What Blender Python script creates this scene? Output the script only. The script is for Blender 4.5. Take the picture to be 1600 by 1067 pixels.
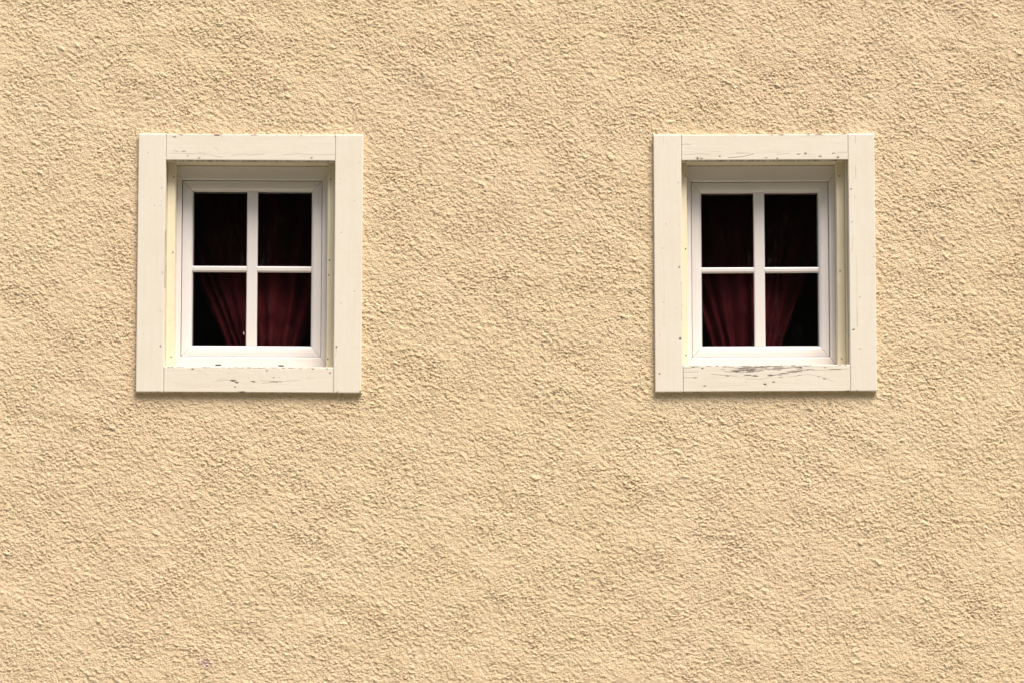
import bpy, bmesh, math, random
import numpy as np
from mathutils import Vector

for o in list(bpy.data.objects):
    bpy.data.objects.remove(o)
scn = bpy.context.scene
COL = scn.collection

# ------------------------------------------------------------------ camera
FPX, IW, IH = 4000.0, 1600.0, 1067.0        # focal length in photo pixels
PITCH = math.radians(2.45)
SHIFT = 327.0
ZC = 2.60                                    # height of the picture centre on the wall
CAM = (0.0, -8.0, ZC - 1.0)
cd = bpy.data.cameras.new('camera')
cam = bpy.data.objects.new('camera', cd)
COL.objects.link(cam)
cam.location = CAM
cam.rotation_euler = (math.pi/2 + PITCH, 0, 0)
cd.sensor_width = 36.0
cd.lens = 36.0*FPX/IW
cd.shift_y = SHIFT/IW
cd.clip_end = 600.0
scn.camera = cam

# ------------------------------------------------------------------ light
SUN_EL, SUN_AZ = 60.0, 32.0                  # height; degrees to the right of the wall's normal
w = bpy.data.worlds.new('World')
scn.world = w
w.use_nodes = True
nt = w.node_tree
bg = nt.nodes['Background']
sky = nt.nodes.new('ShaderNodeTexSky')
sky.sky_type = 'NISHITA'
sky.sun_disc = False
sky.sun_elevation = math.radians(SUN_EL)
sky.sun_rotation = math.radians(180.0 - SUN_AZ)
sky.air_density = 1.0
sky.dust_density = 4.0
sky.ozone_density = 1.0
nt.links.new(sky.outputs[0], bg.inputs[0])
bg.inputs[1].default_value = 0.05
sl = bpy.data.lights.new('sun', 'SUN')
sl.energy = 1.5
sl.angle = math.radians(32)
sl.color = (1.0, 0.90, 0.80)
sun = bpy.data.objects.new('sun', sl)
COL.objects.link(sun)
sd = Vector((math.cos(math.radians(SUN_EL))*math.sin(math.radians(SUN_AZ)),
             -math.cos(math.radians(SUN_EL))*math.cos(math.radians(SUN_AZ)),
             math.sin(math.radians(SUN_EL))))
sun.rotation_euler = sd.to_track_quat('Z', 'Y').to_euler()
scn.view_settings.view_transform = 'Standard'
scn.view_settings.look = 'None'
scn.view_settings.exposure = 1.82
scn.view_settings.gamma = 1.0
scn.view_settings.use_curve_mapping = False

# ------------------------------------------------------------------ measuring
CP, SP = math.cos(PITCH), math.sin(PITCH)
def U(px, py, y):
    """point of the plane y that the photo shows at pixel (px, py): used to measure real positions"""
    r = (px - IW/2)/FPX
    u = (IH/2 - py + SHIFT)/FPX
    d = (r, CP - u*SP, SP + u*CP)
    t = (y - CAM[1])/d[1]
    return CAM[0] + t*d[0], CAM[2] + t*d[2]

# ------------------------------------------------------------------ helpers
def tag(o, label=None, cat=None, group=None, kind=None):
    if label: o['label'] = label
    if cat: o['category'] = cat
    if group: o['group'] = group
    if kind: o['kind'] = kind
    return o

def link(name, me, mat, parent=None, smooth=False):
    o = bpy.data.objects.new(name, me)
    COL.objects.link(o)
    if mat: me.materials.append(mat)
    if parent: o.parent = parent
    if smooth:
        me.polygons.foreach_set('use_smooth', [True]*len(me.polygons))
    return o

def box_bm(bm, x0, x1, y0, y1, z0, z1):
    v = [bm.verts.new(p) for p in ((x0,y0,z0),(x1,y0,z0),(x1,y1,z0),(x0,y1,z0),(x0,y0,z1),(x1,y0,z1),(x1,y1,z1),(x0,y1,z1))]
    for f in ((0,3,2,1),(4,5,6,7),(0,1,5,4),(1,2,6,5),(2,3,7,6),(3,0,4,7)):
        bm.faces.new([v[i] for i in f])

def box(name, x0, x1, y0, y1, z0, z1, mat, parent, bev=0.0012, seg=2):
    bm = bmesh.new()
    box_bm(bm, min(x0,x1), max(x0,x1), y0, y1, min(z0,z1), max(z0,z1))
    if bev:
        bmesh.ops.bevel(bm, geom=bm.edges[:], offset=bev, segments=seg, affect='EDGES', profile=0.6)
    me = bpy.data.meshes.new(name)
    bm.to_mesh(me); bm.free()
    return link(name, me, mat, parent)

def prism(name, ends, mat, parent):
    """ends: two equal loops of points, a closed profile at each end"""
    bm = bmesh.new()
    a = [bm.verts.new(p) for p in ends[0]]
    b = [bm.verts.new(p) for p in ends[1]]
    n = len(a)
    for i in range(n):
        bm.faces.new((a[i], a[(i+1)%n], b[(i+1)%n], b[i]))
    bm.faces.new(a[::-1]); bm.faces.new(b)
    bmesh.ops.recalc_face_normals(bm, faces=bm.faces[:])
    me = bpy.data.meshes.new(name)
    bm.to_mesh(me); bm.free()
    return link(name, me, mat, parent)

def ring(names, outer, inner, prof, mat, parent, gap=0.0006):
    """four mitred members between two rectangles (x0, x1, z0, z1); prof = (t, y) from the outer edge inwards"""
    def corner(t, cx, cz):
        return (outer[cx]*(1-t) + inner[cx]*t, outer[2+cz]*(1-t) + inner[2+cz]*t)
    sides = (((0,0),(1,0)), ((1,0),(1,1)), ((1,1),(0,1)), ((0,1),(0,0)))
    out = []
    for nm, (c0, c1) in zip(names, sides):
        loops = []
        for c, oc in ((c0, c1), (c1, c0)):
            lp = []
            for t, y in prof:
                x, z = corner(t, *c)
                xo, zo = corner(t, *oc)
                L = math.hypot(xo-x, zo-z)
                lp.append((x + (xo-x)/L*gap, y, z + (zo-z)/L*gap))
            loops.append(lp)
        out.append(prism(nm, loops, mat, parent))
    return out

# ------------------------------------------------------------------ materials
def newmat(name):
    m = bpy.data.materials.new(name)
    m.use_nodes = True
    return m, m.node_tree, m.node_tree.nodes['Principled BSDF']

class NB:
    def __init__(s, nt): s.nt = nt
    def n(s, t, **k):
        nd = s.nt.nodes.new('ShaderNode'+t)
        for a, b in k.items(): setattr(nd, a, b)
        return nd
    def l(s, a, b): s.nt.links.new(a, b)
    def noise(s, vec, scale, detail=3, rough=0.55):
        nd = s.n('TexNoise'); nd.inputs['Scale'].default_value = scale
        nd.inputs['Detail'].default_value = detail; nd.inputs['Roughness'].default_value = rough
        if vec is not None: s.l(vec, nd.inputs['Vector'])
        return nd.outputs['Fac']
    def ramp(s, fac, a, b, ca=(0,0,0,1), cb=(1,1,1,1)):
        r = s.n('ValToRGB'); r.color_ramp.elements[0].position = a; r.color_ramp.elements[1].position = b
        r.color_ramp.elements[0].color = ca; r.color_ramp.elements[1].color = cb
        s.l(fac, r.inputs[0]); return r.outputs[0]
    def mix(s, fac, a, b, mode='MIX'):
        m = s.n('MixRGB', blend_type=mode)
        for i, v in zip((0,1,2), (fac, a, b)):
            if isinstance(v, (int, float)): m.inputs[i].default_value = v
            elif isinstance(v, tuple): m.inputs[i].default_value = v
            else: s.l(v, m.inputs[i])
        return m.outputs[0]
    def math(s, op, a, b):
        m = s.n('Math', operation=op)
        for i, v in zip((0,1), (a, b)):
            if isinstance(v, (int, float)): m.inputs[i].default_value = v
            else: s.l(v, m.inputs[i])
        return m.outputs[0]
    def mapping(s, scale):
        tc = s.n('TexCoord'); mp = s.n('Mapping')
        mp.inputs['Scale'].default_value = scale
        s.l(tc.outputs['Object'], mp.inputs['Vector'])
        return mp.outputs[0]
    def bump(s, h, dist, strength=1.0, prev=None):
        b = s.n('Bump'); b.inputs['Distance'].default_value = dist; b.inputs['Strength'].default_value = strength
        s.l(h, b.inputs['Height'])
        if prev is not None: s.l(prev, b.inputs['Normal'])
        return b

# roughcast render
M_wall, t, p = newmat('roughcast')
k = NB(t)
v = k.mapping((1,1,1))
c1 = k.ramp(k.noise(v, 1.1, 4), 0.35, 0.68)
c = k.mix(c1, (0.740, 0.600, 0.388, 1), (0.760, 0.628, 0.428, 1))
pk = k.ramp(k.noise(v, 0.7, 2), 0.42, 0.62)
c = k.mix(k.math('MULTIPLY', pk, 0.4), c, (0.765, 0.590, 0.428, 1))
c2 = k.ramp(k.noise(v, 6.0, 5, 0.65), 0.38, 0.66)
c = k.mix(k.math('MULTIPLY', c2, 0.35), c, (0.68, 0.525, 0.335, 1))
c3 = k.ramp(k.noise(v, 90.0, 3, 0.6), 0.40, 0.62)
c = k.mix(k.math('MULTIPLY', c3, 0.16), c, (0.55, 0.37, 0.20, 1))
# small pinkish stain low on the left
sx, sz = U(321, 1035, 0)
vd = k.n('VectorMath', operation='DISTANCE')
mp = k.n('Mapping'); mp.inputs['Location'].default_value = (-sx, 0, -sz*1.6); mp.inputs['Scale'].default_value = (1, 0, 1.6)
k.l(k.n('TexCoord').outputs['Object'], mp.inputs['Vector'])
k.l(mp.outputs[0], vd.inputs[0]); vd.inputs[1].default_value = (0,0,0)
st = k.math('ADD', vd.outputs['Value'], k.math('MULTIPLY', k.noise(v, 120.0, 2), 0.05))
st = k.ramp(st, 0.024, 0.052, (1,1,1,1), (0,0,0,1))
c = k.mix(k.math('MULTIPLY', st, 0.8), c, (0.56, 0.36, 0.44, 1))
k.l(c, p.inputs['Base Color'])
p.inputs['Roughness'].default_value = 0.9
p.inputs['Specular IOR Level'].default_value = 0.25
at = k.n('Attribute', attribute_name='outer')
hb = k.math('MULTIPLY', k.noise(v, 75.0, 4, 0.6), at.outputs['Fac'])
b0 = k.bump(hb, 0.012)
b1 = k.bump(k.noise(v, 200.0, 3, 0.65), 0.0042, 1.0, b0.outputs[0])
k.l(b1.outputs[0], p.inputs['Normal'])

# old cream gloss paint on timber, bare wood where 'wear' says so
def paint_mat(name, base, vertical):
    m, t, p = newmat(name)
    k = NB(t)
    sc = (90, 30, 6) if vertical else (6, 30, 90)
    v = k.mapping(sc)
    v1 = k.mapping((1,1,1))
    g = k.noise(v, 1.0, 4, 0.6)
    c = k.mix(k.math('MULTIPLY', k.ramp(g, 0.45, 0.75), 0.22), base, tuple([base[0]*0.86, base[1]*0.82, base[2]*0.74, 1]))
    c = k.mix(k.math('MULTIPLY', k.ramp(k.noise(v1, 9, 4, 0.6), 0.42, 0.70), 0.30), c, tuple([base[0]*0.90, base[1]*0.88, base[2]*0.80, 1]))
    # fly specks
    c = k.mix(k.math('MULTIPLY', k.ramp(k.noise(v1, 140, 1), 0.775, 0.80), 0.7), c, (0.25, 0.21, 0.17, 1))
    at = k.n('Attribute', attribute_name='wear')
    wood = k.mix(k.noise(v, 2.0, 3), (0.035, 0.028, 0.035, 1), (0.20, 0.15, 0.12, 1))
    c = k.mix(at.outputs['Fac'], c, wood)
    k.l(c, p.inputs['Base Color'])
    k.l(k.ramp(at.outputs['Fac'], 0, 1, (0.42,)*3+(1,), (0.9,)*3+(1,)), p.inputs['Roughness'])
    p.inputs['Specular IOR Level'].default_value = 0.4
    b = k.bump(g, 0.0008, 0.6)
    b2 = k.bump(k.noise(v1, 45, 3), 0.0008, 0.5, b.outputs[0])
    k.l(b2.outputs[0], p.inputs['Normal'])
    return m
CREAM = (0.73, 0.688, 0.598, 1)
M_ph = paint_mat('cream_paint_across', CREAM, False)
M_pv = paint_mat('cream_paint_upright', CREAM, True)
M_bead = paint_mat('cream_paint_bead', (0.77, 0.70, 0.53, 1), True)

M_pvc, t, p = newmat('white_plastic')
k = NB(t)
v = k.mapping((1,1,1))
c = k.mix(k.math('MULTIPLY', k.ramp(k.noise(v, 14, 5, 0.65), 0.45, 0.75), 0.25), (0.71, 0.68, 0.675, 1), (0.61, 0.58, 0.53, 1))
k.l(c, p.inputs['Base Color'])
p.inputs['Roughness'].default_value = 0.33
k.l(k.bump(k.noise(v, 25, 2), 0.0006, 0.3).outputs[0], p.inputs['Normal'])

M_rub, t, p = newmat('black_rubber')
p.inputs['Base Color'].default_value = (0.02, 0.02, 0.022, 1)
p.inputs['Roughness'].default_value = 0.6
M_nail, t, p = newmat('rusty_nail')
p.inputs['Base Color'].default_value = (0.02, 0.016, 0.014, 1)
p.inputs['Roughness'].default_value = 0.8
M_fleck, t, p = newmat('pale_mark')
p.inputs['Base Color'].default_value = (0.75, 0.52, 0.40, 1)

M_glass, t, p = newmat('window_glass')
k = NB(t)
t.nodes.remove(p)
v = k.mapping((1,1,1))
tr = k.n('BsdfTransparent'); tr.inputs[0].default_value = (0.86, 0.88, 0.88, 1)
gl = k.n('BsdfGlossy'); gl.inputs['Roughness'].default_value = 0.02
gl.inputs[0].default_value = (0.9, 0.9, 0.95, 1)
fr = k.n('Fresnel'); fr.inputs['IOR'].default_value = 1.14
dif = k.n('BsdfDiffuse'); dif.inputs[0].default_value = (0.55, 0.52, 0.5, 1)
m1 = k.n('MixShader'); m2 = k.n('MixShader')
k.l(fr.outputs[0], m1.inputs[0]); k.l(tr.outputs[0], m1.inputs[1]); k.l(gl.outputs[0], m1.inputs[2])
vs = k.mapping((70, 1, 22))
dirt = k.math('MULTIPLY', k.ramp(k.noise(v, 11, 3), 0.50, 0.72), k.ramp(k.noise(vs, 1.0, 4, 0.7), 0.55, 0.80))
k.l(k.math('ADD', k.math('MULTIPLY', dirt, 0.06), 0.001), m2.inputs[0])
k.l(m1.outputs[0], m2.inputs[1]); k.l(dif.outputs[0], m2.inputs[2])
k.l(m2.outputs[0], t.nodes['Material Output'].inputs[0])

M_cur, t, p = newmat('dark_red_cloth')
k = NB(t)
v = k.mapping((1,1,1))
c = k.mix(k.noise(v, 25, 3), (0.115, 0.010, 0.016, 1), (0.150, 0.014, 0.021, 1))
k.l(c, p.inputs['Base Color'])
p.inputs['Roughness'].default_value = 0.85
p.inputs['Specular IOR Level'].default_value = 0.15
k.l(k.bump(k.noise(v, 500, 2), 0.0006, 0.5).outputs[0], p.inputs['Normal'])

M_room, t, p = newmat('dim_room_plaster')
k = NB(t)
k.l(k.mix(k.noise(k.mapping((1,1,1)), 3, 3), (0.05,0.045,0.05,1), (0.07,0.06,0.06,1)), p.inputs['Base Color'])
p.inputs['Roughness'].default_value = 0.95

M_ground, t, p = newmat('gravel')
k = NB(t)
v = k.mapping((1,1,1))
k.l(k.mix(k.noise(v, 30, 5, 0.7), (0.13,0.12,0.085,1), (0.26,0.24,0.19,1)), p.inputs['Base Color'])
p.inputs['Roughness'].default_value = 0.95
k.l(k.bump(k.noise(v, 60, 4), 0.02).outputs[0], p.inputs['Normal'])

# ------------------------------------------------------------------ the two windows, measured in photo pixels
WIN = [
 dict(out=(214.3, 566.0, 209.9, 613.0), opn=(257.3, 522.3, 251.2, 573.0),
      bead=(273.0, 511.0), sash=(283.2, 502.4, 282.0, 557.0), pane=(301.6, 486.5, 301.0, 540.5),
      vbar=(385.0, 402.0), hbar=(416.0, 425.2), lin=(0.0, 0.0), rot=0.30, ftop=262.3),
 dict(out=(1022.3, 1368.3, 210.0, 611.6), opn=(1065.7, 1326.8, 250.6, 569.8),
      bead=(1074.0, 1308.0), sash=(1080.7, 1295.8, 284.2, 557.6), pane=(1096.2, 1278.0, 303.0, 541.0),
      vbar=(1178.0, 1195.3), hbar=(417.8, 426.4), lin=(0.0, 0.003), rot=-0.27, ftop=262.8),
]
Y_CF, Y_CB = -0.020, 0.006      # casing front, back
Y_BEAD, Y_FR, Y_SA, Y_GL = 0.034, 0.075, 0.084, 0.106

# ------------------------------------------------------------------ house
house = bpy.data.objects.new('house', None)
COL.objects.link(house)
tag(house, 'sand coloured roughcast house front with two small white casement windows', 'house')

# wall: fine relief where the photo shows it
def field(shape, s, lx, lz, ang, seed, order=2.0):
    """filtered noise, features lx long by lz wide (m), long side at ang"""
    r = np.random.RandomState(seed).standard_normal(shape)
    F = np.fft.rfft2(r)
    fz = np.fft.fftfreq(shape[0], s)[:, None]
    fx = np.fft.rfftfreq(shape[1], s)[None, :]
    a = math.radians(ang)
    fu = fx*math.cos(a) + fz*math.sin(a)
    fv = -fx*math.sin(a) + fz*math.cos(a)
    q = (fu*lx)**2 + (fv*lz)**2
    H = q**0.5*np.exp(-q*0.8)
    n = np.fft.irfft2(F*H, s=shape)
    return (n/n.std()).astype(np.float32)

S = 0.0024
xf = np.arange(-1.64, 1.64, S)
zf = np.arange(1.49, 3.72, S)
sh = (len(zf), len(xf))
big = field(sh, S, 0.30, 0.16, -25, 5)
mid = field(sh, S, 0.032, 0.019, -30, 3)
mk = 0.5 + 0.5*np.tanh(1.2*field(sh, S, 1.2, 1.0, 0, 77) - 0.7*xf[None, :] + 0.5*(zf[:, None] - ZC))
g1 = field(sh, S, 0.0130, 0.0074, -52, 1)*np.sqrt(mk) + field(sh, S, 0.0130, 0.0074, -16, 21)*np.sqrt(1 - mk)
g2 = field(sh, S, 0.0092, 0.0068, -40, 2)
g3 = field(sh, S, 0.0120, 0.0075, 8, 8)
rough = 1.0 + 0.14*field(sh, S, 0.30, 0.20, -15, 9) + 0.14*field(sh, S, 0.09, 0.06, -25, 19)
rough = np.clip(rough, 0.40, 1.7)
lump = np.maximum(field(sh, S, 0.045, 0.025, -20, 14) - 1.5, 0)*0.7
h = rough*(0.00038*(g1 + 0.25*(g1*g1 - 1)) + 0.00037*g2 + 0.00030*g3) + 0.00044*mid + 0.0005*big + 0.0017*lump
# fade to nothing at the rim of the fine zone
wx = np.clip(np.minimum(xf - xf[0], xf[-1] - xf)/0.04, 0, 1)
wz = np.clip(np.minimum(zf - zf[0], zf[-1] - zf)/0.04, 0, 1)
h = h*wz[:, None]*wx[None, :]
h = h + 0.004
outer_x = np.array([-6, -5, -4, -3.2, -2.6, -2.2, -1.95, -1.75])
xs = np.concatenate([outer_x, xf, -outer_x[::-1]])
lo = np.array([0, 0.4, 0.8, 1.1, 1.3, 1.42]); hi = np.array([3.78, 4.0, 4.3, 4.8, 5.6, 6.4])
zs = np.concatenate([lo, zf, hi])
H = np.full((len(zs), len(xs)), 0.004, np.float32)
O = np.ones_like(H)
H[len(lo):len(lo)+len(zf), len(outer_x):len(outer_x)+len(xf)] = h
O[len(lo):len(lo)+len(zf), len(outer_x):len(outer_x)+len(xf)] = 1 - wz[:, None]*wx[None, :]
H = np.clip(H, -0.002, 0.014)
X, Z = np.meshgrid(xs, zs)
hh = (H - 0.004)
co = np.empty(X.shape + (3,), np.float32)
co[..., 0] = X - 0.40*hh
co[..., 1] = -H
co[..., 2] = Z - 0.70*hh
nz, nx = X.shape
idx = np.arange(nz*nx).reshape(nz, nx)
quads = np.stack([idx[:-1, :-1], idx[:-1, 1:], idx[1:, 1:], idx[1:, :-1]], -1)
keep = np.ones((nz-1, nx-1), bool)
xc = (xs[:-1] + xs[1:])/2; zc = (zs[:-1] + zs[1:])/2
for W_ in WIN:
    ym = (W_['out'][2] + W_['out'][3])/2; xm = (W_['out'][0] + W_['out'][1])/2
    x0, x1 = U(W_['out'][0], ym, 0)[0] + 0.03, U(W_['out'][1], ym, 0)[0] - 0.03
    z1, z0 = U(xm, W_['out'][2], 0)[1] - 0.03, U(xm, W_['out'][3], 0)[1] + 0.03
    keep &= ~(((zc > z0) & (zc < z1))[:, None] & ((xc > x0) & (xc < x1))[None, :])
q = quads[keep].astype(np.int32)
me = bpy.data.meshes.new('wall')
me.vertices.add(nz*nx)
me.vertices.foreach_set('co', co.reshape(-1))
me.loops.add(q.size)
me.loops.foreach_set('vertex_index', q.reshape(-1))
me.polygons.add(len(q))
me.polygons.foreach_set('loop_start', np.arange(0, q.size, 4, dtype=np.int32))
me.polygons.foreach_set('use_smooth', np.ones(len(q), bool))
a = me.attributes.new('outer', 'FLOAT', 'POINT')
a.data.foreach_set('value', O.reshape(-1).astype(np.float32))
me.update(calc_edges=True)
wall = link('wall', me, M_wall, house)

# the dim room behind (ceiling, floor, back and side walls)
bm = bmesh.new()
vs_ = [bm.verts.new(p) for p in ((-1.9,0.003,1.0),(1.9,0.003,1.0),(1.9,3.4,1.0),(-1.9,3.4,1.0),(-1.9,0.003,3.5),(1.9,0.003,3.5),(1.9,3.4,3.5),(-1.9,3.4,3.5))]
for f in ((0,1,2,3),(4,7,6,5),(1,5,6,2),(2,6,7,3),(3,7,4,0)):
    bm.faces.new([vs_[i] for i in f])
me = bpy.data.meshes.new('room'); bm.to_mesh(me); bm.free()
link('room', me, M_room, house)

# ------------------------------------------------------------------ painted boards with worn paint
def board(name, P, x0, x1, z0, z1, sx, sz, mat, parent, marks, rad=0.0025, under=0.0):
    """marks: ('chip', x, z, rx, rz, strength) and ('line', [(x, z), ...], width, strength), local metres"""
    nx_ = max(8, int((x1-x0)/sx)); nz_ = max(8, int((z1-z0)/sz))
    bx_ = np.concatenate([[x0, x0], np.linspace(x0 + rad*0.3, x1 - rad*0.3, nx_), [x1, x1]])
    bz_ = np.concatenate([[z0, z0], np.linspace(z0 + rad*0.3, z1 - rad*0.3, nz_), [z1, z1]])
    X, Z = np.meshgrid(bx_, bz_)
    wv = np.zeros_like(X)
    rs = np.random.RandomState(abs(hash(P)) % 1000 if False else P)
    jag = rs.standard_normal(X.shape)
    ker = np.ones(7 if sx < 0.0015 else 3); ker /= ker.sum()**0.5*len(ker)**0.5
    jag = np.apply_along_axis(lambda a_: np.convolve(a_, ker, 'same'), 1, jag)*len(ker)**0.5*0.42
    for mk in marks:
        if mk[0] == 'chip':
            _, cx, cz, rx, rz, st = mk
            d = np.sqrt(((X-cx)/rx)**2 + ((Z-cz)/rz)**2) + jag
            wv = np.maximum(wv, np.clip((1.25 - d)*2.5, 0, 1)*st)
        else:
            _, pts, wd, st = mk
            for (ax, az), (cx, cz) in zip(pts[:-1], pts[1:]):
                sel = (X > min(ax,cx)-0.006) & (X < max(ax,cx)+0.006) & (Z > min(az,cz)-0.006) & (Z < max(az,cz)+0.006)
                if not sel.any(): continue
                xx, zz = X[sel], Z[sel]
                L2 = (cx-ax)**2 + (cz-az)**2 + 1e-12
                tt = np.clip(((xx-ax)*(cx-ax) + (zz-az)*(cz-az))/L2, 0, 1)
                d = np.hypot(xx-ax-tt*(cx-ax), zz-az-tt*(cz-az))/wd
                wv[sel] = np.maximum(wv[sel], np.clip((1.3 - d), 0, 1)*st)
    if under:
        grime = np.convolve(rs.standard_normal(X.shape[1]), np.ones(5)/5**0.5, 'same')
        for row in (0, 1):
            wv[row] = np.clip(under + 0.16*grime, 0.05, 1)
    ed = np.minimum(np.minimum(X-x0, x1-X), np.minimum(Z-z0, z1-Z))
    e = np.clip(1 - ed/rad, 0, 1)
    Y = Y_CF + rad*(1 - np.sqrt(np.clip(1 - e*e, 0, 1)))*0.8 + wv*0.0007
    Y[0, :] = Y[-1, :] = Y_CB; Y[:, 0] = Y[:, -1] = Y_CB
    n0, n1 = X.shape
    co = np.stack([X, Y, Z], -1).astype(np.float32)
    idx = np.arange(n0*n1).reshape(n0, n1)
    q = np.stack([idx[:-1, :-1], idx[:-1, 1:], idx[1:, 1:], idx[1:, :-1]], -1).reshape(-1, 4).astype(np.int32)
    # leave out the degenerate corner quads
    me = bpy.data.meshes.new(name)
    me.vertices.add(n0*n1); me.vertices.foreach_set('co', co.reshape(-1))
    me.loops.add(q.size); me.loops.foreach_set('vertex_index', q.reshape(-1))
    me.polygons.add(len(q)); me.polygons.foreach_set('loop_start', np.arange(0, q.size, 4, dtype=np.int32))
    sm = np.zeros((n0-1, n1-1), bool); sm[2:-2, 2:-2] = True
    me.polygons.foreach_set('use_smooth', sm.reshape(-1))
    a = me.attributes.new('wear', 'FLOAT', 'POINT')
    a.data.foreach_set('value', wv.reshape(-1).astype(np.float32))
    me.update(calc_edges=True)
    return link(name, me, mat, parent)

def rand_cracks(rnd, x0, x1, z0, z1, n, lmin, lmax, wd, smin, smax):
    """level hairline cracks that wander along the grain"""
    out = []
    for _ in range(n):
        x = rnd.uniform(x0, x1); z = rnd.uniform(z0, z1); L = rnd.uniform(lmin, lmax)
        pts = [(x, z)]; dz = rnd.uniform(-0.03, 0.03)
        m = max(2, int(L/0.006))
        for i in range(m):
            x += L/m; z += dz*L/m + rnd.uniform(-0.0006, 0.0006)
            if x > x1: break
            pts.append((x, z))
        if len(pts) > 1: out.append(('line', pts, wd*rnd.uniform(0.7, 1.2), rnd.uniform(smin, smax)))
    return out

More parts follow.
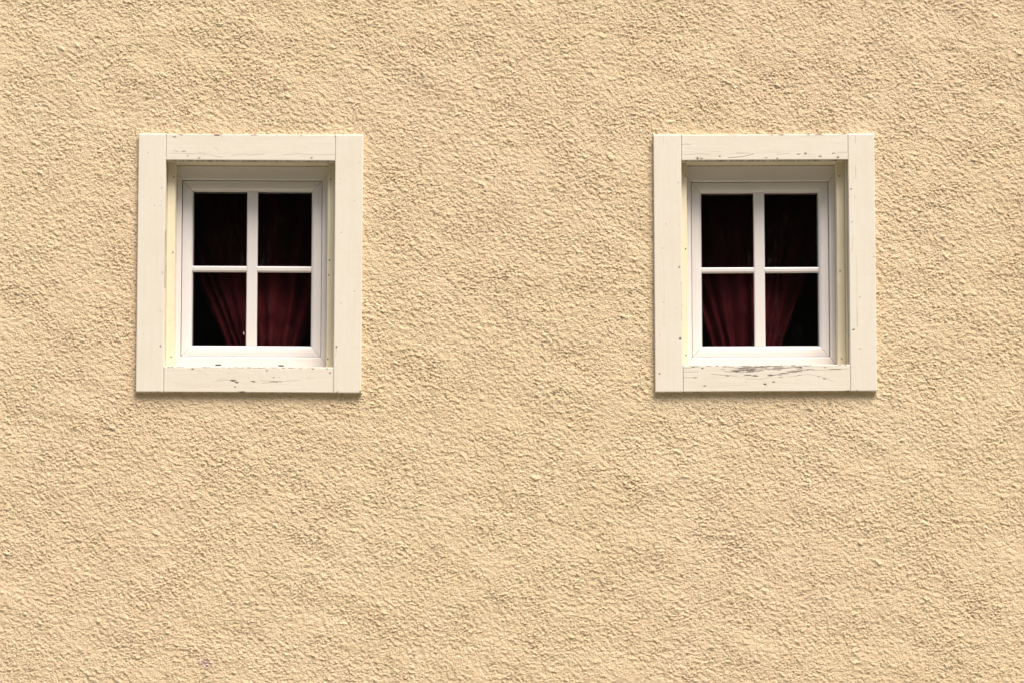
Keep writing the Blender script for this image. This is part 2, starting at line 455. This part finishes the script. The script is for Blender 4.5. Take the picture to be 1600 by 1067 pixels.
# hand-read marks, photo pixels: chip (x, y, rx, ry, strength); line (points, strength)
MARKS = [
 dict(top=dict(chip=[(280,211.5,3.5,1.1,.8),(338,211.6,5.5,1.7,1),(311,210.8,1.2,.8,.9),(270,215.8,2.2,.5,.8),(363,210.8,2,.7,.6),(396,211.4,3,1,1),(430,211.4,1,.8,.6),(468.5,212.6,1.6,.8,1),(522,212.6,1,1,.9),(291,245.2,1.1,.9,.9),(285,238,2.4,.7,.6),(309,248.6,1.2,.8,.7),(485,247.3,1.3,.7,.9),(243,212.5,1,1,.8)],
           line=[([(264,240.5),(283,241),(300,242)],.45),([(296,242.5),(312,241),(330,244),(345,247.5)],.4),([(333,231),(338,236)],.5),([(440,243),(462,241),(500,242.5),(522,242)],.45),([(268,237),(276,238)],.7),([(360,244),(380,242.5),(412,242)],.35)]),
      bot=dict(chip=[(302.5,576.7,1.7,1.2,1),(265,573.8,2,1,.9),(271,574.2,2.5,1.1,.6),(283,573.4,2,.6,.8),(322,573.6,3,.7,.8),(328,573.2,2,.9,.7),(372,573.8,8,.9,.6),(391,573.8,5,.8,.8),(366.5,594.6,4,.7,1),(371,597,2.5,.6,.9),(369,604.5,1.2,.8,.8),(378,611.8,3.5,.7,1),(398,595.6,2.4,.7,1),(418,579,1.6,.7,.8),(432,596,6,.6,.8),(410,574,10,.9,.6),(428,573.4,6,.7,.7),(455,574,4,.7,.8),(472,574.6,3,.7,.7),(490,576,1.8,.7,.7),(512,575.4,1.3,.9,.9),(517,582.5,.9,.8,.9),(429,589.3,1.2,.7,.8)],
           line=[([(340,594),(356,593.5),(372,595)],.6),([(332,596.5),(350,596)],.35),([(408,594),(436,595.5),(470,594)],.5),([(412,598),(426,597.2)],.6),([(258,573),(256.8,612)],.5),([(521,574),(521.8,612)],.35)]),
      left=dict(chip=[(252.5,294.5,1.3,1,.35),(240,322.5,.8,.8,.4),(252,541.8,1.1,1.1,1),(229,241,.7,.7,.4),(254,427,1,1.5,.35),(249,612.2,2,.6,.6)],
           line=[([(246,323.5),(252,323.5)],.3),([(250,487),(255,487.6)],.5),([(257.4,360),(256.8,400),(257.2,450)],.5)]),
      right=dict(chip=[(532.5,363,.9,.8,.7),(526.5,541.2,1.3,1,1),(553.5,455,.7,.6,.5),(564.3,611,1,2,.7),(528,611.5,2.5,.7,.5),(553,314,.8,1,.3),(533.5,473.5,.8,.7,.5)],
           line=[([(526.3,543),(525.5,556)],.5)])),
 dict(top=dict(chip=[(1091,247.7,1.5,1.1,1),(1097,247.9,2,.4,.7),(1125.5,245,1.6,.9,.9),(1198,247.6,2.2,.6,.8),(1222.5,211.3,3.2,.9,1),(1264,211.3,3.4,.7,.8),(1280.5,211.3,5.5,.9,1),(1319,211.3,3.2,.8,.9),(1260,241.3,1.7,.9,.9),(1283,246.2,1.8,1.1,.8),(1304,241,2,.8,.9),(1310.5,247.1,1.3,1,1),(1216,248.7,1.4,.7,.8),(1249,241.8,2,.5,.9),(1207,211.5,5,.5,.5),(1145,211.5,4,.5,.4)],
           line=[([(1066,226.5),(1073,225.4),(1080,226.8)],.6),([(1066,242.5),(1080,242),(1092,240.5),(1110,242)],.5),([(1074,233),(1098,234.5)],.3),([(1139,247.2),(1152,246.6),(1166,244.6),(1179,241.3)],.95),([(1152,240),(1172,240)],.5),([(1215,242.5),(1234,241)],.5),([(1310,239.5),(1325,239.6)],.6),([(1100,236),(1130,238)],.3)]),
      bot=dict(chip=[(1193.3,600.4,1.8,1.1,1),(1100,602.6,2,.9,.9),(1134,586.5,2.2,.8,.9),(1178,586.8,2.6,1.1,.9),(1085.5,589.6,2.6,.6,.9),(1096,574.6,1.6,1.2,1),(1081,572.3,2,.9,.8),(1158,575.5,7,1.1,.85),(1170,578,9,1.1,.9),(1190,573.5,10,1.0,.8),(1215,572.5,8,.9,.7),(1150,579,6,1.3,.9),(1203,586,4,1,.9),(1250,574,3,.8,.9),(1262,577.5,5,.8,.8),(1286,592,2,.7,1),(1207,596.5,2,.6,.9),(1324,611,4,.8,.8),(1240,580,8,.9,.8),(1222,583.5,6,.8,.8)],
           line=[([(1066.6,571),(1066,611)],.3),([(1067,575),(1080,574)],.7),([(1067,581),(1090,580.5)],.5),([(1067,589),(1086,589.6)],.6),([(1110,584),(1128,586),(1150,587)],.7),([(1130,580),(1160,582),(1186,580)],.9),([(1140,577.5),(1175,579.5),(1200,576.5),(1240,574)],.9),([(1163,597),(1166,592),(1185,593),(1200,590)],.4),([(1208,577),(1230,575),(1250,573)],.85),([(1200,588),(1225,583),(1252,579)],.9),([(1268,579),(1300,577.5),(1325,576.5)],.5),([(1230,589),(1262,585),(1285,590),(1300,596)],.4)]),
      left=dict(chip=[(1060.5,286,1.1,.9,.7),(1035,388,.9,.9,.7),(1061.5,417,1.2,1,1),(1062,528.6,1.3,1.1,1),(1029,583.5,1.1,.8,.9),(1035.5,472.5,.9,.9,.6),(1041,350,.8,.7,.35)],
           line=[([(1037,213),(1038,223)],.35),([(1034,395),(1037,420),(1037,470),(1036.5,510)],.22),([(1064,440),(1064.6,500)],.45),([(1031,213),(1032,219)],.3)]),
      right=dict(chip=[(1331.5,296.6,1.3,1,.9),(1328,308.5,.8,.8,.8),(1332.5,516,1.3,1,1),(1332,348.5,1.8,.8,.6),(1341,545.5,1.4,.8,.7),(1343,466,1.6,.9,.4),(1366,402.7,.8,.8,.5),(1362,217.5,1,.7,.4),(1335,611,2.5,.6,.7)],
           line=[([(1338.5,213),(1338,225)],.55),([(1338,260),(1338.5,280)],.5),([(1337,306),(1336.6,312)],.5),([(1333,370),(1331,395)],.3),([(1338,400),(1338.6,450),(1338,512)],.3),([(1338,480),(1338.5,500),(1338.8,512)],.6)])),
]

LABELS = ['left window, its lower panes filled by a dark red curtain and two black drain slots below',
          'right window, whose bottom casing board has badly cracked peeling paint']

windows = []
for wi, W_ in enumerate(WIN):
    o = W_['out']; op = W_['opn']
    xm, ym = (o[0]+o[1])/2, (o[2]+o[3])/2
    ox, oz = U(xm, ym, Y_CF)
    root = bpy.data.objects.new('window', None)
    COL.objects.link(root)
    root.parent = house
    root.location = (ox, 0, oz)
    root.rotation_euler = (0, math.radians(W_['rot']), 0)
    tag(root, LABELS[wi])
    windows.append((root, ox, oz))
    lx = lambda px, y=Y_CF: U(px, ym, y)[0] - ox
    lz = lambda py, y=Y_CF: U(xm, py, y)[1] - oz
    X0, X1, Z1, Z0 = lx(o[0]), lx(o[1]), lz(o[2]), lz(o[3])
    A0, A1, B1, B0 = lx(op[0]), lx(op[1]), lz(op[2]), lz(op[3])
    rnd = random.Random(31 + wi)
    def conv(d):
        out = []
        for c in d['chip']:
            x, z = lx(c[0]), lz(c[1]); out.append(('chip', x, z, max(c[2]*0.0022, 0.0018), max(c[3]*0.0023, 0.0018), c[4]))
        for pts, st in d['line']:
            out.append(('line', [(lx(a_), lz(b_)) for a_, b_ in pts], 0.0011, st*0.8))
        return out
    mk = MARKS[wi]
    g = 0.0006
    top = conv(mk['top']) + rand_cracks(rnd, A0, A1, B1+0.004, B1+0.026, 14, 0.012, 0.05, 0.0009, 0.08, 0.28)
    bot = conv(mk['bot']) + rand_cracks(rnd, A0, A1, Z0+0.012, B0-0.006, 12, 0.012, 0.05, 0.0009, 0.08, 0.25)
    # gnawed upper edge of the bottom board
    for i in range(46 if wi else 34):
        x = rnd.uniform(A0+0.004, A1-0.004)
        bot.append(('chip', x, B0 - rnd.uniform(0.0, 0.0025), rnd.uniform(0.0015, 0.006), rnd.uniform(0.0011, 0.0022), rnd.uniform(0.35, 0.9)))
    if wi:
        cxm = lx(1185)
        for i in range(70):
            x = rnd.gauss(cxm, 0.10); z = B0 - abs(rnd.gauss(0, 0.016)) - 0.002
            if A0+0.01 < x < A1-0.05 and z > Z0+0.02:
                bot += rand_cracks(rnd, x, x+0.05, z, z+0.001, 1, 0.008, 0.045, 0.0013, 0.35, 1.0)
    board('casing_board', 11+wi, A0+g, A1-g, B1, Z1-0.0012, 0.0013, 0.0011, M_ph, root, top, under=0.45)
    b = board('casing_board', 21+wi, A0+g, A1-g, Z0+0.0008, B0, 0.0013, 0.0011, M_ph, root, bot, under=0.35)
    b['label'] = 'bottom casing board with cracked, chipped cream paint' if wi else 'bottom casing board with small chips along its top edge'
    board('casing_board', 31+wi, X0, A0, Z0, Z1, 0.0017, 0.0024, M_pv, root, conv(mk['left']), under=0.3)
    board('casing_board', 41+wi, A1, X1, Z0, Z1, 0.0017, 0.0024, M_pv, root, conv(mk['right']), under=0.3)
    # joints: thin dark gaps are real (g); fill behind them
    # linings of the opening
    l0, l1 = W_['lin']
    L0, L1, LT = A0 - 0.002 + l0, A1 + 0.002 - l1 - (0.004 if wi else 0), B1 + 0.0015
    box('jamb_lining', L0-0.018, L0, Y_CB+0.003, 0.12, B0-0.02, LT+0.018, M_bead, root, 0.0006)
    box('jamb_lining', L1, L1+0.018, Y_CB+0.003, 0.12, B0-0.02, LT+0.018, M_bead, root, 0.0006)
    box('head_lining', L0+0.0003, L1-0.0003, Y_CB+0.008, 0.12, LT, LT+0.017, M_bead, root, 0.0006)
    box('sill_lining', L0+0.0003, L1-0.0003, Y_CB+0.0005, 0.12, B0-0.018, B0-0.002, M_bead, root, 0.0006)
    # beads down both sides, nailed
    e0, e1 = lx(W_['bead'][0], Y_BEAD), lx(W_['bead'][1], Y_BEAD)
    box('jamb_bead', L0+0.0004, e0, Y_BEAD, Y_FR-0.001, B0-0.0015, LT-0.0006, M_bead, root, 0.0022, 3)
    box('jamb_bead', e1, L1-0.0004, Y_BEAD, Y_FR-0.001, B0-0.0015, LT-0.0006, M_bead, root, 0.0022, 3)
    nails = [[(270,278),(270,395.3),(269,558)], [(515.5,280),(514.5,406),(513.5,560),(513.8,429.5)]] if wi == 0 else \
            [[(1071.8,275.5),(1071.6,388.5),(1071,554)], [(1313,276.3),(1312.5,424.3),(1313.7,561)]]
    for side in nails:
        for i, (nx_, ny_) in enumerate(side):
            x, z = lx(nx_, Y_BEAD), lz(ny_, Y_BEAD)
            bm = bmesh.new()
            bmesh.ops.create_cone(bm, cap_ends=True, segments=10, radius1=0.0023, radius2=0.0018, depth=0.0016)
            bmesh.ops.rotate(bm, verts=bm.verts, matrix=__import__('mathutils').Matrix.Rotation(math.pi/2, 3, 'X'))
            bmesh.ops.translate(bm, verts=bm.verts, vec=(x, Y_BEAD - 0.0003, z))
            me = bpy.data.meshes.new('nail'); bm.to_mesh(me); bm.free()
            link('nail', me, M_nail, root)
    # fixed plastic frame
    fo = (L0+0.001, L1-0.001, lz(573)-0.02, LT-0.0008)
    fi = (lx(W_['sash'][0], Y_FR)-0.0005, lx(W_['sash'][1], Y_FR)+0.0005, lz(W_['sash'][3], Y_FR)-0.0005, lz(W_['sash'][2], Y_FR)+0.0005)
    nm = ('frame_rail', 'frame_stile', 'frame_rail', 'frame_stile')
    ring(nm, fo, fi, [(0, Y_FR+0.002), (0.05, Y_FR), (0.93, Y_FR), (0.975, Y_FR+0.0008), (1.0, Y_FR+0.0035), (1.0, 0.13), (0, 0.13)], M_pvc, root)
    # sash
    so = (fi[0]+0.0014, fi[1]-0.0014, fi[2]+0.0014, fi[3]-0.0014)
    YP = Y_SA + 0.002
    si = (lx(W_['pane'][0], Y_GL-0.004), lx(W_['pane'][1], Y_GL-0.004), lz(W_['pane'][3], Y_GL-0.004), lz(W_['pane'][2], Y_GL-0.004))
    nm = ('sash_rail', 'sash_stile', 'sash_rail', 'sash_stile')
    ring(nm, so, si, [(0, Y_SA+0.002), (0.04, Y_SA), (0.40, Y_SA-0.0006), (0.72, Y_SA+0.0005), (0.90, Y_SA+0.005), (0.97, Y_SA+0.010), (1.0, Y_GL-0.004), (1.0, 0.128), (0, 0.128)], M_pvc, root)
    # black glazing gasket round the glass
    gi = (si[0]+0.0016, si[1]-0.0016, si[2]+0.0016, si[3]-0.0016)
    ring(('gasket',)*4, (si[0]-0.0004, si[1]+0.0004, si[2]-0.0004, si[3]+0.0004), gi, [(0, Y_GL-0.0025), (1, Y_GL-0.0018), (1, Y_GL+0.001), (0, Y_GL+0.001)], M_rub, root, 0)
    # glazing bars
    YB = Y_SA + 0.008
    v0, v1 = lx(W_['vbar'][0], YB), lx(W_['vbar'][1], YB)
    h1, h0 = lz(W_['hbar'][0], YB), lz(W_['hbar'][1], YB)
    def bar_prof(a, b, c=0.0035):
        return [(a, Y_GL-0.0012), (a, YB+0.005), (a+c*0.4, YB+0.0015), (a+c, YB), (b-c, YB), (b-c*0.4, YB+0.0015), (b, YB+0.005), (b, Y_GL-0.0012)]
    pr = bar_prof(v0, v1)
    prism('glazing_bar', [[(x, y, si[2]-0.001) for x, y in pr], [(x, y, si[3]+0.001) for x, y in pr]], M_pvc, root)
    pr = [(z, y) for z, y in bar_prof(h0, h1, 0.0045)]
    pr = [(z, y + 0.0006) for z, y in pr]
    for xa, xb in ((si[0]-0.001, v0+0.0008), (v1-0.0008, si[1]+0.001)):
        prism('glazing_bar', [[(xa, y, z) for z, y in pr], [(xb, y, z) for z, y in pr]], M_pvc, root)
    # four panes
    for xa, xb in ((si[0]+0.0004, (v0+v1)/2-0.0005), ((v0+v1)/2+0.0005, si[1]-0.0004)):
        for za, zb in ((si[2]+0.0004, (h0+h1)/2-0.0005), ((h0+h1)/2+0.0005, si[3]-0.0004)):
            box('pane', xa, xb, Y_GL, Y_GL+0.004, za, zb, M_glass, root, 0)
    if wi == 0:
        for a_, b_, yy in ((338, 347.2, 570.2), (436.5, 445, 570.8)):
            bm = bmesh.new()
            box_bm(bm, lx(a_, Y_FR), lx(b_, Y_FR), Y_FR-0.0008, Y_FR+0.004, lz(yy+1.0, Y_FR), lz(yy-0.9, Y_FR))
            bmesh.ops.bevel(bm, geom=[e for e in bm.edges], offset=0.0006, segments=2, affect='EDGES')
            me = bpy.data.meshes.new('drain_slot'); bm.to_mesh(me); bm.free()
            link('drain_slot', me, M_rub, root)
        x, z = lx(381.5, Y_GL), lz(521.5, Y_GL)  # small pale mark on the glass
        prism('pale_mark', [[(x-0.002, Y_GL-0.0006, z+0.004), (x+0.002, Y_GL-0.0006, z+0.005), (x+0.0022, Y_GL-0.0006, z-0.005), (x, Y_GL-0.0006, z-0.001)],
                              [(x-0.002, Y_GL+0.0003, z+0.004), (x+0.002, Y_GL+0.0003, z+0.005), (x+0.0022, Y_GL+0.0003, z-0.005), (x, Y_GL+0.0003, z-0.001)]], M_fleck, root)

# ------------------------------------------------------------------ curtains, hung inside and gathered below the sill
def curtain(pl, pr, seed, ztop, label, nf, yc=0.175):
    """pl, pr: two photo pixels on each edge of the cloth"""
    def ln(p):
        a = U(p[0][0], p[0][1], yc); b = U(p[1][0], p[1][1], yc)
        s = (b[0]-a[0])/(b[1]-a[1])
        return lambda z: a[0] + s*(z-a[1])
    L, R_ = ln(pl), ln(pr)
    zg = U(400, 628, yc)[1]
    zb = U(400, 545, yc)[1]
    rnd = random.Random(seed)
    nu, nv = 260, 90
    ph = [0]
    for i in range(nu): ph.append(ph[-1] + 1)
    knots = [0.0]
    for i in range(nf): knots.append(knots[-1] + rnd.uniform(0.55, 1.6))
    tot = knots[-1]
    amps = [rnd.uniform(0.5, 1.25) for _ in range(nf)]
    def fold(u, v):
        s = u*tot
        i = 0
        while i < nf-1 and knots[i+1] < s: i += 1
        t = (s - knots[i])/(knots[i+1]-knots[i])
        return amps[i]*math.sin(math.pi*t)**1.3 - 0.3*math.sin(7*u + 2*v + seed)*0.6
    co, fc = [], []
    for j in range(nv+1):
        v = j/nv
        z = (zg - 0.45) + (ztop - zg + 0.45)*v
        if z >= zg: l, r = L(z), R_(z)
        else:
            l, r = L(zg) - 0.25*(zg-z), R_(zg) + 0.25*(zg-z)
        wdt = r - l
        # edges belly out a little
        for i in range(nu+1):
            u = i/nu
            uu = u + 0.010*math.sin(9*u + 5*v)
            A = 0.034*(0.55 + 0.5*min(1, wdt/0.45))
            x = l + wdt*uu + 0.004*math.sin(11*v + 20*u)
            y = yc - A*fold(u, v) + 0.010*math.sin(4*v + 6*u) + 0.05*(abs(u-0.5)*2)**2
            back = 0.78*max(0, z - zb)**1.15
            co.append((x*(1 + back/8.2), y + back, z))
    for j in range(nv):
        for i in range(nu):
            a = j*(nu+1)+i
            fc.append((a, a+1, a+nu+2, a+nu+1))
    me = bpy.data.meshes.new('curtain')
    me.from_pydata(co, [], fc)
    o = link('curtain', me, M_cur, None, True)
    sm = o.modifiers.new('thick', 'SOLIDIFY'); sm.thickness = 0.0012
    tag(o, label, 'curtain', 'dark red curtains behind the two windows')
    return o
ztop = U(400, 170, 0.5)[1]
curtain(((307, 432), (352, 540)), ((494, 470), (470, 540)), 4, ztop, 'dark red curtain behind the left window, filling both of its lower panes', 9)
curtain(((1092, 480), (1112, 540)), ((1262, 428), (1226, 540)), 13, ztop, 'dark red curtain behind the right window, leaving its lower right corner black', 10)

# ------------------------------------------------------------------ ground, and an unseen green slope added to block low sky light
bm = bmesh.new()
vs_ = [bm.verts.new(p) for p in ((-250,-250,0),(250,-250,0),(250,250,0),(-250,250,0))]
bm.faces.new(vs_)
me = bpy.data.meshes.new('ground'); bm.to_mesh(me); bm.free()
tag(link('ground', me, M_ground), None, None, None, 'structure')
M_skyblock, t, p = newmat('sky_blocker_green')
k = NB(t)
v = k.mapping((1,1,1))
k.l(k.mix(k.noise(v, 0.6, 6, 0.7), (0.035,0.05,0.018,1), (0.09,0.11,0.04,1)), p.inputs['Base Color'])
p.inputs['Roughness'].default_value = 0.95
gx = np.linspace(-160, 160, 161); gy = np.linspace(-15, -101, 60)
rs = np.random.RandomState(7)
nzv = field((60, 161), 2.0, 9.0, 9.0, 0, 17)
co, fc = [], []
for j, y in enumerate(gy):
    for i, x in enumerate(gx):
        up = min(1.0, (-15 - y)/34.0)
        z = -0.3 + 30*up*up*(3-2*up) + float(nzv[j, i])*1.6*min(1, up*5)
        co.append((x, y, z))
for j in range(len(gy)-1):
    for i in range(len(gx)-1):
        a = j*len(gx)+i
        fc.append((a, a+len(gx), a+len(gx)+1, a+1))
me = bpy.data.meshes.new('low_sky_blocker'); me.from_pydata(co, [], fc)
tag(link('low_sky_blocker', me, M_skyblock, None, True), None, None, None, 'structure')  # added behind the camera to keep low sky light off the upper panes
